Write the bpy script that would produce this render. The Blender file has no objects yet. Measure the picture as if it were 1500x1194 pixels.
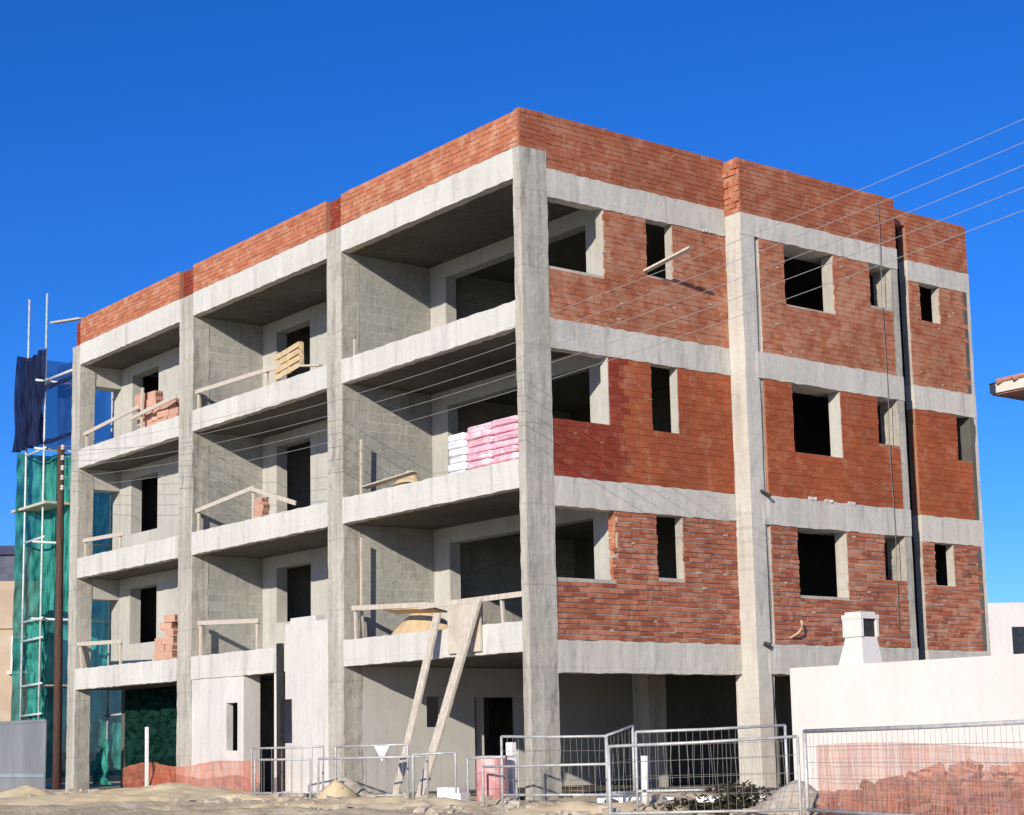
import bpy, bmesh, math, random
from mathutils import Vector, Matrix
random.seed(7)
R = random.Random(11)
SC = bpy.context.scene
COL = SC.collection
rad = math.radians

# ------------------------------------------------------------------ materials
MATS = {}
class NT:
    def __init__(s, name):
        s.m = bpy.data.materials.new(name); s.m.use_nodes = True
        s.t = s.m.node_tree; s.n = s.t.nodes; s.l = s.t.links
        s.n.clear()
        s.out = s.n.new('ShaderNodeOutputMaterial')
        s.geo = s.n.new('ShaderNodeNewGeometry')
    def node(s, typ, **kw):
        nd = s.n.new(typ)
        for k, v in kw.items(): setattr(nd, k, v)
        return nd
    def link(s, a, b): s.l.new(a, b)
    def mapped(s, scale):
        mp = s.node('ShaderNodeMapping'); mp.inputs['Scale'].default_value = scale
        s.link(s.geo.outputs['Position'], mp.inputs['Vector']); return mp.outputs['Vector']
    def noise(s, scale, detail=4, rough=.55, vec=None, dist=0):
        nd = s.node('ShaderNodeTexNoise'); nd.inputs['Scale'].default_value = scale
        nd.inputs['Detail'].default_value = detail; nd.inputs['Roughness'].default_value = rough
        nd.inputs['Distortion'].default_value = dist
        s.link(vec if vec else s.geo.outputs['Position'], nd.inputs['Vector']); return nd.outputs['Fac']
    def ramp(s, fac, stops, interp='LINEAR'):
        r = s.node('ShaderNodeValToRGB'); r.color_ramp.interpolation = interp
        e = r.color_ramp.elements
        while len(e) < len(stops): e.new(.5)
        for i, (p, c) in enumerate(stops):
            e[i].position = p
            e[i].color = (c, c, c, 1) if isinstance(c, (int, float)) else (*c, 1)
        s.link(fac, r.inputs['Fac']); return r.outputs['Color']
    def mix(s, fac, a, b, mode='MIX'):
        m = s.node('ShaderNodeMix', data_type='RGBA', blend_type=mode)
        for sock, v in ((m.inputs[0], fac), (m.inputs[6], a), (m.inputs[7], b)):
            if isinstance(v, (int, float)): sock.default_value = v
            elif isinstance(v, tuple): sock.default_value = (*v, 1)
            else: s.link(v, sock)
        return m.outputs[2]
    def math(s, op, a, b=0.0):
        m = s.node('ShaderNodeMath', operation=op)
        for sock, v in ((m.inputs[0], a), (m.inputs[1], b)):
            if isinstance(v, (int, float)): sock.default_value = v
            else: s.link(v, sock)
        return m.outputs[0]
    def principled(s, color, rough=.85, bump=None, bstr=.4, bdist=.02, metal=0, spec=.3):
        p = s.node('ShaderNodeBsdfPrincipled')
        p.inputs['Roughness'].default_value = rough; p.inputs['Metallic'].default_value = metal
        p.inputs['Specular IOR Level'].default_value = spec
        if isinstance(color, tuple): p.inputs['Base Color'].default_value = (*color, 1)
        else: s.link(color, p.inputs['Base Color'])
        if bump is not None:
            b = s.node('ShaderNodeBump'); b.inputs['Strength'].default_value = bstr; b.inputs['Distance'].default_value = bdist
            s.link(bump, b.inputs['Height']); s.link(b.outputs['Normal'], p.inputs['Normal'])
        s.link(p.outputs[0], s.out.inputs['Surface']); s.p = p
        return p

def concrete(name, lo, hi, streak=.5, stain=.25, joints=0.0, bump=.35, patch=None, blocks=False):
    if name in MATS: return MATS[name]
    t = NT(name)
    big = t.noise(.55, 5, .6); fine = t.noise(9, 6, .65)
    st = t.noise(1.0, 5, .6, t.mapped((5.5, 5.5, .35)))
    f = t.math('ADD', t.math('MULTIPLY', big, 1 - streak), t.math('MULTIPLY', st, streak))
    f = t.math('ADD', t.math('MULTIPLY', f, .75), t.math('MULTIPLY', fine, .25))
    c = t.ramp(f, [(.34, lo), (.62, hi)])
    # drips and damp patches with a shape of their own
    d = t.noise(1.3, 4, .6, t.mapped((3.2, 3.2, .55)), .4)
    dm = t.ramp(d, [(.54, 0.0), (.68, 1.0)])
    dk = tuple(v * .55 for v in lo)
    c = t.mix(t.math('MULTIPLY', dm, stain), c, dk)
    ru = t.ramp(t.noise(1.7, 3, .6, t.mapped((7, 7, .5)), .2), [(.66, 0.0), (.74, 1.0)])
    c = t.mix(t.math('MULTIPLY', ru, stain * .8), c, (.26, .17, .10))
    sp = t.ramp(t.noise(28, 2, .5), [(.66, 0.0), (.72, 1.0)])
    c = t.mix(t.math('MULTIPLY', sp, .25), c, dk)
    if patch:
        pm = t.ramp(t.noise(.9, 6, .7, None, .8), [(.5, 0.0), (.56, 1.0)])
        c = t.mix(t.math('MULTIPLY', pm, .45), c, patch)
    bh = None
    if blocks:
        sx = t.node('ShaderNodeSeparateXYZ'); t.link(t.geo.outputs['Position'], sx.inputs[0])
        cb = t.node('ShaderNodeCombineXYZ'); t.link(t.math('ADD', sx.outputs['X'], sx.outputs['Y']), cb.inputs[0]); t.link(t.math('ADD', sx.outputs['Z'], t.math('MULTIPLY', t.noise(1.5, 2), .06)), cb.inputs[1])
        bt = t.node('ShaderNodeTexBrick'); t.link(cb.outputs[0], bt.inputs['Vector'])
        for k_, v_ in (('Scale', 1.0), ('Mortar Size', .012), ('Mortar Smooth', .6), ('Brick Width', .40), ('Row Height', .20)): bt.inputs[k_].default_value = v_
        bt.inputs['Color1'].default_value = (.75, .75, .75, 1); bt.inputs['Color2'].default_value = (1, 1, 1, 1); bt.inputs['Mortar'].default_value = (1.25, 1.22, 1.15, 1)
        vis = t.ramp(t.noise(1.1, 4, .6), [(.40, 0.0), (.58, 1.0)])
        c = t.mix(t.math('MULTIPLY', vis, .75), c, t.mix(1.0, c, bt.outputs['Color'], 'MULTIPLY'))
        gap = t.ramp(t.noise(5.5, 3, .6, t.mapped((1, 1, 2.2))), [(.66, 0.0), (.70, 1.0)])
        c = t.mix(t.math('MULTIPLY', gap, .6), c, dk)
    if joints:
        sx = t.node('ShaderNodeSeparateXYZ'); t.link(t.geo.outputs['Position'], sx.inputs[0])
        u = t.math('ADD', sx.outputs['X'], sx.outputs['Y'])
        wob = t.math('MULTIPLY', t.noise(3, 2), .03)
        fr = t.math('FRACT', t.math('DIVIDE', t.math('ADD', u, wob), joints))
        ln = t.math('LESS_THAN', fr, .014 / joints)
        fz = t.math('FRACT', t.math('DIVIDE', t.math('ADD', sx.outputs['Z'], wob), .43 if joints > 1 else 1.5))
        lz = t.math('LESS_THAN', fz, .02)
        c = t.mix(t.math('MULTIPLY', ln, .45 if joints > 1 else .28), c, dk)
        c = t.mix(t.math('MULTIPLY', lz, .22), c, dk)
    hgt = t.math('ADD', t.math('MULTIPLY', fine, .6), t.math('MULTIPLY', t.noise(2.2, 5, .6), .8))
    t.principled(c, .9, hgt, bump, .03, spec=.2)
    MATS[name] = t.m; return t.m

def brickmat(name, cols, mort, smear=.4, dirt=.3, flush=0.0):
    if name in MATS: return MATS[name]
    t = NT(name)
    rnd = t.geo.outputs['Random Per Island']
    n = len(cols)
    c = t.ramp(rnd, [((i + .5) / n, cc) for i, cc in enumerate(cols)])
    fine = t.noise(22, 5, .65); mid = t.noise(3.1, 5, .65, None, .5); big = t.noise(.6, 4, .6)
    c = t.mix(t.math('MULTIPLY', t.ramp(fine, [(.35, 1.0), (.6, 0.0)]), .35), c, tuple(v * .45 for v in cols[0]))
    if flush: c = t.mix(flush, c, cols[len(cols) // 2])
    sm = t.ramp(mid, [(.63 - .25 * smear, 0.0), (.69 - .12 * smear, 1.0)])
    c = t.mix(t.math('MULTIPLY', sm, min(1, .25 + .6 * smear)), c, mort)
    dm = t.ramp(big, [(.42, 1.0), (.6, 0.0)])
    c = t.mix(t.math('MULTIPLY', dm, dirt), c, tuple(v * .5 for v in cols[1]))
    hgt = t.math('ADD', fine, t.math('MULTIPLY', mid, .6))
    t.principled(c, .92, hgt, .5, .02, spec=.15)
    MATS[name] = t.m; return t.m

def simple(name, a, b=None, scale=6, rough=.7, metal=0, bump=.2, stretch=None, spec=.35, tri=None):
    if name in MATS: return MATS[name]
    t = NT(name)
    b = b or tuple(v * .7 for v in a)
    f = t.noise(scale, 5, .6, t.mapped(stretch) if stretch else None)
    c = t.ramp(f, [(.36, b), (.62, a)])
    if tri:
        g = t.ramp(t.noise(scale * .35, 5, .65, None, .6), [(.52, 0.0), (.6, 1.0)])
        c = t.mix(t.math('MULTIPLY', g, .8), c, tri)
    t.principled(c, rough, f, bump, .01, metal, spec)
    MATS[name] = t.m; return t.m

def netmat(name, col, dark, transp, trans=.5, fold=1.0, grid=0.0, stretch=(1, 1, .25)):
    if name in MATS: return MATS[name]
    t = NT(name)
    f = t.noise(3.5, 4, .6, t.mapped(stretch))
    c = t.ramp(f, [(.38, dark), (.6, col)])
    df = t.node('ShaderNodeBsdfDiffuse'); tl = t.node('ShaderNodeBsdfTranslucent'); tp = t.node('ShaderNodeBsdfTransparent')
    t.link(c, df.inputs[0]); t.link(c, tl.inputs[0])
    m1 = t.node('ShaderNodeMixShader'); m1.inputs[0].default_value = trans
    t.link(df.outputs[0], m1.inputs[1]); t.link(tl.outputs[0], m1.inputs[2])
    m2 = t.node('ShaderNodeMixShader'); m2.inputs[0].default_value = transp
    if grid:
        uv = t.node('ShaderNodeTexCoord'); sx = t.node('ShaderNodeSeparateXYZ'); t.link(uv.outputs['UV'], sx.inputs[0])
        fx = t.math('FRACT', t.math('DIVIDE', sx.outputs[0], grid)); fy = t.math('FRACT', t.math('DIVIDE', sx.outputs[1], grid * 1.6))
        hole = t.math('MULTIPLY', t.math('GREATER_THAN', fx, .3), t.math('GREATER_THAN', fy, .2))
        nz = t.ramp(t.noise(4, 3, .6, t.mapped((2.5, 2.5, .3))), [(.36, transp - .32), (.62, transp)])
        t.link(t.math('MULTIPLY', t.math('ADD', t.math('MULTIPLY', hole, .35), .65), nz), m2.inputs[0])
    t.link(m1.outputs[0], m2.inputs[1]); t.link(tp.outputs[0], m2.inputs[2])
    t.link(m2.outputs[0], t.out.inputs['Surface'])
    MATS[name] = t.m; return t.m

M_BEAM = concrete('pale_cast_concrete', (.45, .435, .395), (.62, .60, .55), .4, .32, 2.1, .4)
M_COL = concrete('grey_column_concrete', (.235, .22, .185), (.52, .495, .43), .6, .55, .31, .8, patch=(.40, .365, .30))
M_EDGE = concrete('side_beam_concrete', (.38, .365, .325), (.60, .57, .50), .5, .42, 1.25, .55, patch=(.50, .465, .395))
M_PART = concrete('rough_block_render', (.26, .255, .23), (.43, .42, .375), .2, .35, 0, .8, blocks=True)
M_PLAS = concrete('smooth_plaster', (.45, .43, .395), (.55, .53, .485), .2, .12, 0, .15)
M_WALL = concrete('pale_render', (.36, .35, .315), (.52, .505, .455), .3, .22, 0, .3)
M_SLAB = concrete('shade_darkened_soffit', (.085, .082, .068), (.15, .143, .12), .3, .35, .9, .3)  # base colour lowered so the concrete itself carries the balcony ceiling shade
M_INNER = concrete('shade_darkened_inner_wall', (.075, .07, .06), (.135, .13, .11), .3, .3, 0, .4)  # darker than plain raw concrete, room shade is put into the colour
M_MORT = concrete('mortar', (.30, .275, .235), (.50, .465, .40), .2, .2, 0, .8)
M_MORTD = concrete('reddish_mortar', (.24, .10, .06), (.40, .20, .12), .2, .2, 0, .6)
mort = (.42, .36, .30)
B_TOP = brickmat('bricks_mottled', [(.30, .090, .045), (.38, .120, .060), (.43, .150, .078), (.34, .115, .062), (.46, .185, .105)], (.46, .245, .155), .85, .35, .15)
B_MID = brickmat('bricks_orange', [(.31, .075, .032), (.37, .098, .040), (.34, .085, .036), (.41, .12, .052)], (.42, .19, .11), .45, .4, .25)
B_RED = brickmat('bricks_dark_red', [(.23, .040, .024), (.28, .052, .030), (.25, .045, .027), (.31, .070, .040)], (.36, .14, .09), .35, .35, .2)
B_LOW = brickmat('bricks_coursed', [(.27, .080, .045), (.39, .125, .068), (.46, .165, .092), (.34, .105, .058), (.50, .205, .125)], (.53, .31, .205), .52, .25)
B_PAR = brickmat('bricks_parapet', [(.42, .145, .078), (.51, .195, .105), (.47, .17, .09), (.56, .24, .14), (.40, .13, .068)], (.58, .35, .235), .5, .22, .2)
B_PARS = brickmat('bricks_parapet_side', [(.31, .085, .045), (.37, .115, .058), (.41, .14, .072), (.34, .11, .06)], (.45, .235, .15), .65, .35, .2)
B_LOOSE = brickmat('loose_brick', [(.46, .22, .15), (.56, .31, .22), (.64, .43, .33)], (.62, .48, .38), .3, .2)
M_TIMB = simple('weathered_timber', (.58, .52, .43), (.40, .35, .28), 5, .8, stretch=(6, 6, .8))
M_TIMY = simple('new_timber', (.62, .47, .28), (.46, .33, .18), 4, .8, stretch=(2, 2, 2))
M_POLE = simple('tarred_pole_wood', (.105, .055, .038), (.05, .027, .02), 5, .85, stretch=(8, 8, .4))
M_GALV = simple('galvanised_tube', (.55, .55, .53), (.38, .38, .37), 8, .5, .2)
M_WIRE = simple('grey_mesh_wire', (.24, .23, .21), (.16, .15, .14), 8, .6)
M_SCAF = simple('scaffold_tube', (.62, .66, .66), (.42, .46, .46), 8, .5, .2)
M_RUST = simple('rusty_steel', (.22, .10, .06), (.12, .06, .04), 12, .8)
M_DARK = simple('dark_steel', (.045, .042, .04), (.025, .024, .023), 9, .6, .3)
M_SHADE = simple('slot_shade_black', (.030, .024, .024), (.016, .013, .014), 5, .9, spec=.03)  # near-black that paints the deep shade of the facade slot
M_WHITE = concrete('white_house_paint', (.61, .565, .52), (.68, .635, .59), .35, .10, 0, .12)
M_WHIT2 = concrete('far_white_paint', (.55, .52, .50), (.62, .585, .56), .35, .12, 0, .12)
M_GFW = concrete('limewashed_render', (.47, .455, .42), (.64, .62, .575), .3, .2, 0, .25)
M_BEIGE = simple('beige_paint', (.48, .37, .265), (.42, .32, .23), .7, .9, tri=(.50, .42, .32))
M_TILE = simple('clay_roof_tile', (.46, .22, .17), (.33, .15, .115), 7, .8)
M_GLASS = simple('dark_glass', (.03, .033, .036), (.02, .02, .022), 2, .15, bump=0)
M_FRAME = simple('white_window_frame', (.75, .75, .74), (.66, .66, .65), 6, .5)
M_SLATE = simple('blue_grey_cladding', (.10, .11, .15), (.06, .065, .10), 2, .7)
M_NAVY = simple('navy_sheet', (.03, .04, .12), (.02, .025, .08), 3, .6)
M_HOARD = simple('grey_painted_sheet', (.25, .258, .265), (.19, .197, .205), 1.1, .5, .1, .1, (1.5, 1.5, .35))
M_HOARL = simple('pale_painted_sheet', (.32, .345, .375), (.25, .275, .30), 1.1, .5, .1, .1, (1.5, 1.5, .35))
M_SAND = simple('damp_sand', (.70, .56, .34), (.54, .42, .245), 3, .95, 0, .8, tri=(.62, .52, .34))
M_ORSAND = simple('ochre_sand', (.60, .46, .28), (.50, .36, .20), 5, .95, 0, .5)
M_PINK = simple('pink_bag_film', (.78, .47, .53), (.68, .34, .41), 9, .45, tri=(.80, .66, .67))
M_WBAG = simple('white_bag_film', (.80, .78, .80), (.66, .64, .70), 9, .45)
M_BARR = simple('faded_red_drum', (.58, .30, .29), (.48, .20, .19), 4, .6, tri=(.64, .48, .45))
M_WPL = simple('white_board', (.82, .81, .78), (.70, .69, .66), 5, .7)
M_CABLE = simple('pale_cable_sheath', (.36, .36, .36), (.28, .28, .28), 6, .6)
M_CABLD = simple('grey_cable_sheath', (.20, .18, .16), (.13, .12, .11), 6, .6)
M_PORC = simple('insulator_porcelain', (.62, .58, .54), (.45, .40, .37), 6, .4)
M_WEED = simple('dry_weed', (.060, .052, .024), (.028, .024, .012), 8, .9)
M_STONE = simple('rubble_stone', (.52, .455, .36), (.36, .305, .235), 7, .95, 0, .5)
M_TUBE = simple('orange_conduit', (.60, .42, .28), (.45, .30, .20), 8, .6)
M_GNET = netmat('green_debris_net', (.075, .43, .34), (.016, .14, .115), .08, .35, stretch=(1.4, 1.4, .35))
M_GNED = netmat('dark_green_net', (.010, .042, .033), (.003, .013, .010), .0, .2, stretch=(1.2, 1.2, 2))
M_BNET = netmat('blue_debris_net', (.035, .10, .32), (.02, .055, .20), .36, .5)
M_NNET = netmat('navy_debris_net', (.030, .042, .105), (.010, .014, .040), .05, .4, stretch=(3, 3, .25))
M_ONET = netmat('orange_safety_net', (.86, .45, .33), (.78, .33, .23), .66, .5, grid=.07)
M_ONE2 = netmat('red_safety_net', (.84, .32, .20), (.72, .20, .12), .62, .5, grid=.07)
M_TARP = netmat('pale_green_tarp', (.40, .55, .48), (.12, .24, .20), .0, .2)

# ------------------------------------------------------------------ mesh helpers
class MB:
    """collects vertices and faces in world coordinates, links them as one mesh object"""
    def __init__(s): s.v = []; s.f = []; s.mi = []; s.uv = None; s.smooth = False
    def quadbox(s, p, mi=0, skip=()):
        b = len(s.v); s.v += [tuple(q) for q in p]
        for k, f in enumerate(((0, 3, 2, 1), (4, 5, 6, 7), (0, 1, 5, 4), (1, 2, 6, 5), (2, 3, 7, 6), (3, 0, 4, 7))):
            if k in skip: continue
            s.f.append(tuple(b + i for i in f)); s.mi.append(mi)
    def box(s, x0, x1, y0, y1, z0, z1, mi=0, skip=()):
        s.quadbox([(x0, y0, z0), (x1, y0, z0), (x1, y1, z0), (x0, y1, z0), (x0, y0, z1), (x1, y0, z1), (x1, y1, z1), (x0, y1, z1)], mi, skip)
        return s
    def rough(s, x0, x1, y0, y1, z0, z1, step=.35, j=.008, mi=0, j0=None):
        """a cast box cut along its long axis, its rings slightly uneven"""
        d = [x1 - x0, y1 - y0, z1 - z0]; ax = d.index(max(d)); n = max(2, int(d[ax] / step))
        o = [i for i in range(3) if i != ax]; lo = (x0, y0, z0); hi = (x1, y1, z1)
        b = len(s.v)
        for k in range(n + 1):
            for (a, c) in ((0, 0), (1, 0), (1, 1), (0, 1)):
                p = [0, 0, 0]; p[ax] = lo[ax] + d[ax] * k / n
                p[o[0]] = (hi if a else lo)[o[0]] + R.uniform(-(j if j0 is None else j0), j if j0 is None else j0)
                p[o[1]] = (hi if c else lo)[o[1]] + R.uniform(-j, j)
                s.v.append(tuple(p))
        for k in range(n):
            for i in range(4):
                q = b + 4 * k
                s.f.append((q + i, q + (i + 1) % 4, q + 4 + (i + 1) % 4, q + 4 + i)); s.mi.append(mi)
        s.f.append((b, b + 3, b + 2, b + 1)); s.mi.append(mi)
        q = b + 4 * n; s.f.append((q, q + 1, q + 2, q + 3)); s.mi.append(mi)
        return s
    def bar(s, p, q, w, h=None, mi=0, up=(0, 0, 1)):
        p = Vector(p); q = Vector(q); d = (q - p).normalized(); h = h or w
        u = Vector(up)
        if abs(d.dot(u)) > .95: u = Vector((0, 1, 0))
        a = d.cross(u).normalized(); c = a.cross(d)
        a = a * w / 2; c = c * h / 2
        s.quadbox([p - a - c, p + a - c, p + a + c, p - a + c, q - a - c, q + a - c, q + a + c, q - a + c], mi)
        return s
    def tube(s, pts, r, n=8, mi=0, r2=None):
        pts = [Vector(p) for p in pts]; b = len(s.v); m = len(pts)
        for i, p in enumerate(pts):
            d = (pts[min(i + 1, m - 1)] - pts[max(i - 1, 0)]).normalized()
            u = Vector((0, 0, 1)) if abs(d.z) < .9 else Vector((1, 0, 0))
            a = d.cross(u).normalized(); c = a.cross(d)
            rr = r if r2 is None else r + (r2 - r) * i / (m - 1)
            for k in range(n):
                t = 2 * math.pi * k / n
                s.v.append(tuple(p + a * math.cos(t) * rr + c * math.sin(t) * rr))
        for i in range(m - 1):
            for k in range(n):
                s.f.append((b + i * n + k, b + i * n + (k + 1) % n, b + (i + 1) * n + (k + 1) % n, b + (i + 1) * n + k)); s.mi.append(mi)
        s.f.append(tuple(b + k for k in range(n))[::-1]); s.mi.append(mi)
        s.f.append(tuple(b + (m - 1) * n + k for k in range(n))); s.mi.append(mi)
        return s
    def lathe(s, c, prof, n=24, mi=0):
        b = len(s.v)
        for (r, z) in prof:
            for k in range(n):
                t = 2 * math.pi * k / n; s.v.append((c[0] + r * math.cos(t), c[1] + r * math.sin(t), c[2] + z))
        for i in range(len(prof) - 1):
            for k in range(n):
                s.f.append((b + i * n + k, b + i * n + (k + 1) % n, b + (i + 1) * n + (k + 1) % n, b + (i + 1) * n + k)); s.mi.append(mi)
        s.f.append(tuple(b + k for k in range(n))[::-1]); s.mi.append(mi)
        s.f.append(tuple(b + (len(prof) - 1) * n + k for k in range(n))); s.mi.append(mi)
        return s
    def grid(s, fn, nu, nv, mi=0, uvs=None):
        b = len(s.v)
        if s.uv is None: s.uv = {}
        for i in range(nu + 1):
            for j in range(nv + 1):
                s.v.append(tuple(fn(i / nu, j / nv)))
                if uvs: s.uv[len(s.v) - 1] = (i / nu * uvs[0], j / nv * uvs[1])
        for i in range(nu):
            for j in range(nv):
                q = b + i * (nv + 1) + j
                s.f.append((q, q + nv + 1, q + nv + 2, q + 1)); s.mi.append(mi)
        return s
    def build(s, name, mats, parent=None, base=None, smooth=False):
        if not isinstance(mats, (list, tuple)): mats = [mats]
        L = Vector(parent['_base']) if parent is not None and '_base' in parent else Vector(base or (0, 0, 0))
        me = bpy.data.meshes.new(name)
        me.from_pydata([tuple(Vector(v) - L) for v in s.v], [], s.f)
        for m in mats: me.materials.append(m)
        me.polygons.foreach_set('material_index', s.mi)
        if s.uv:
            ul = me.uv_layers.new(name='UVMap')
            for lp in me.loops: ul.data[lp.index].uv = s.uv.get(lp.vertex_index, (0, 0))
        bm = bmesh.new(); bm.from_mesh(me); bmesh.ops.recalc_face_normals(bm, faces=bm.faces); bm.to_mesh(me); bm.free()
        if smooth: me.polygons.foreach_set('use_smooth', [True] * len(me.polygons))
        me.update()
        o = bpy.data.objects.new(name, me); COL.objects.link(o)
        if parent is not None:
            o.parent = parent
            if '_base' in parent: o['_base'] = tuple(L)
        else: o.location = L; o['_base'] = tuple(L)
        return o

def tag(o, label, cat, group=None, kind=None):
    o['label'] = label; o['category'] = cat
    if group: o['group'] = group
    if kind: o['kind'] = kind
    return o
def struct(o): o['kind'] = 'structure'; return o
def thing(name, label, cat, base, group=None):
    o = bpy.data.objects.new(name, None); COL.objects.link(o); o.location = base; o['_base'] = tuple(base)
    o.empty_display_size = .3
    return tag(o, label, cat, group)
def copy_tree(o, parent=None):
    c = o.copy(); COL.objects.link(c)
    if parent is not None: c.parent = parent
    for ch in list(o.children): copy_tree(ch, c)
    return c

# ------------------------------------------------------------------ terrain
CAM = Vector((24.629, -19.672, 1.649))
def hsh(a, b):
    return math.sin(a * 12.9898 + b * 78.233) * 43758.5453 % 1.0
def vn(x, y):
    i, j = math.floor(x), math.floor(y); u, v = x - i, y - j
    u = u * u * (3 - 2 * u); v = v * v * (3 - 2 * v)
    return (hsh(i, j) * (1 - u) + hsh(i + 1, j) * u) * (1 - v) + (hsh(i, j + 1) * (1 - u) + hsh(i + 1, j + 1) * u) * v
def gz(x, y):
    d = (x - CAM.x) * -.788 + (y - CAM.y) * .6155
    t = max(0, min(1, d / 24)); z = .48 * t
    t = max(0, min(1, (d - 24) / 7)); z += .16 * t
    nr = max(0, 1 - abs(d - 30) / 9)
    return z + .06 * (vn(x * .9, y * .9) - .5) + nr * (.16 * (vn(x * 1.7 + 5, y * 1.7) - .45) + .08 * (vn(x * 4.1, y * 4.1) - .5))
def axis(a, b, far, st):
    o = [a + st * i for i in range(int((b - a) / st) + 1)]
    k = st
    lo = []; hi = []; x = a; y = o[-1]
    while y < far:
        k *= 1.35; x -= k; y += k; lo.append(x); hi.append(y)
    return lo[::-1] + o + hi
xs = axis(-26, 14, 2500, .14); ys = axis(-6, 3, 2500, .14)
g = MB()
for x in xs:
    for y in ys: g.v.append((x, y, gz(x, y)))
ny = len(ys)
for i in range(len(xs) - 1):
    for j in range(ny - 1):
        q = i * ny + j; g.f.append((q, q + ny, q + ny + 1, q + 1)); g.mi.append(0)
t = NT('site_ground')
f1 = t.noise(.5, 6, .65); f2 = t.noise(7, 6, .7)
c = t.ramp(f1, [(.35, (.50, .40, .26)), (.5, (.64, .52, .335)), (.66, (.70, .60, .42))])
c = t.mix(t.math('MULTIPLY', t.ramp(f2, [(.5, 0.0), (.62, 1.0)]), .45), c, (.24, .205, .155))
t.principled(c, .97, t.math('ADD', f2, f1), .9, .05, spec=.1)
struct(g.build('ground', t.m, smooth=True))

# ------------------------------------------------------------------ the building
BL = thing('unfinished_apartment_block', 'four-storey unfinished apartment block of bare concrete frame with red brick infill and open balconies', 'building', (-10, 6.5, .6))
# levels: left facade beams (bottom, top); right facade bay A; right facade bays B and C
LB = [(3.296, 3.85), (6.305, 6.85), (9.333, 9.848), (12.232, 12.819)]
RA = [(2.904, 3.506), (5.989, 6.549), (8.99, 9.558), (11.931, 12.485)]
RB = [(2.90, 3.496), (5.906, 6.496), (8.915, 9.462), (11.892, 12.354)]
XB = .43; XC = -.01; YS = 11.24; Y1 = 5.41; YD = 10.34; YE = 13.45; XW = -20.2
bays = [(-6.27, -.225), (-13.05, -6.87), (-19.68, -13.78)]
# columns
for (x0, x1) in ((-6.87, -6.27), (-13.78, -13.05), (XW, -19.68)):
    MB().rough(x0, x1, .012, .45, .3, 12.81, .2, .009).build('column', M_COL, BL)
MB().rough(-.225, 0, 0.0, .648, .3, 12.81, .2, .009).build('column', M_COL, BL)
cm = MB().rough(-.2, .418, Y1, 5.80, .3, 12.35, .4, .005)
cm.build('column', M_EDGE, BL)
MB().rough(-.1, .36, 5.80, 5.93, .3, 12.35, .5, .012).build('column', M_COL, BL)
MB().rough(-.1, .412, 10.12, YD, .3, 12.35, .4, .006).build('column', M_COL, BL)
MB().rough(-.3, XC - .006, 13.34, YE - .004, .3, 12.35, .4, .005).build('column', M_EDGE, BL)
for x, y in ((-3.2, 5.8), (-9.5, 5.8), (-3.2, 11)):
    MB().rough(x - .25, x + .25, y - .25, y + .25, .3, 3.29, .5, .006).build('column', M_COL, BL)
# balcony beams on the left facade
for li, (b, tp) in enumerate(LB):
    for bi, (x0, x1) in enumerate(bays):
        if li == 0 and bi == 1: x1 = -8.64
        MB().rough(x0, x1, 0, .2, b, tp, .17, .011, j0=.003).build('balcony_beam', M_BEAM, BL)
# edge beams on the right facade
for li in range(4):
    b, tp = RA[li]
    MB().rough(-.26, 0, .65, Y1, b, tp, .16, .013, j0=.003).build('edge_beam', M_EDGE, BL)
    b, tp = RB[li]
    ys0 = 5.41 if li == 3 else 5.74
    MB().rough(.1 if li < 3 else .4185, XB, ys0, 5.94, b, tp, .2, .008).build('edge_beam', M_EDGE, BL) if li < 3 else MB().box(.4185, XB, Y1 + .002, 5.94, b, tp).build('edge_beam', M_EDGE, BL)
    MB().rough(-.26, XB, 5.94, YD, b, tp, .16, .013, j0=.003).build('edge_beam', M_EDGE, BL)
    MB().rough(-.26, XC, YS, YE, b, tp, .16, .012, j0=.003).build('edge_beam', M_EDGE, BL)
# floor slabs
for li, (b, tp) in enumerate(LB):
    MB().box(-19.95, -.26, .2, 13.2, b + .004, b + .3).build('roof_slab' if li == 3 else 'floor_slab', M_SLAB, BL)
MB().box(-19.95, -.26, .25, 13.2, .3, .66).build('floor_slab', M_SLAB, BL)

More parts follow.
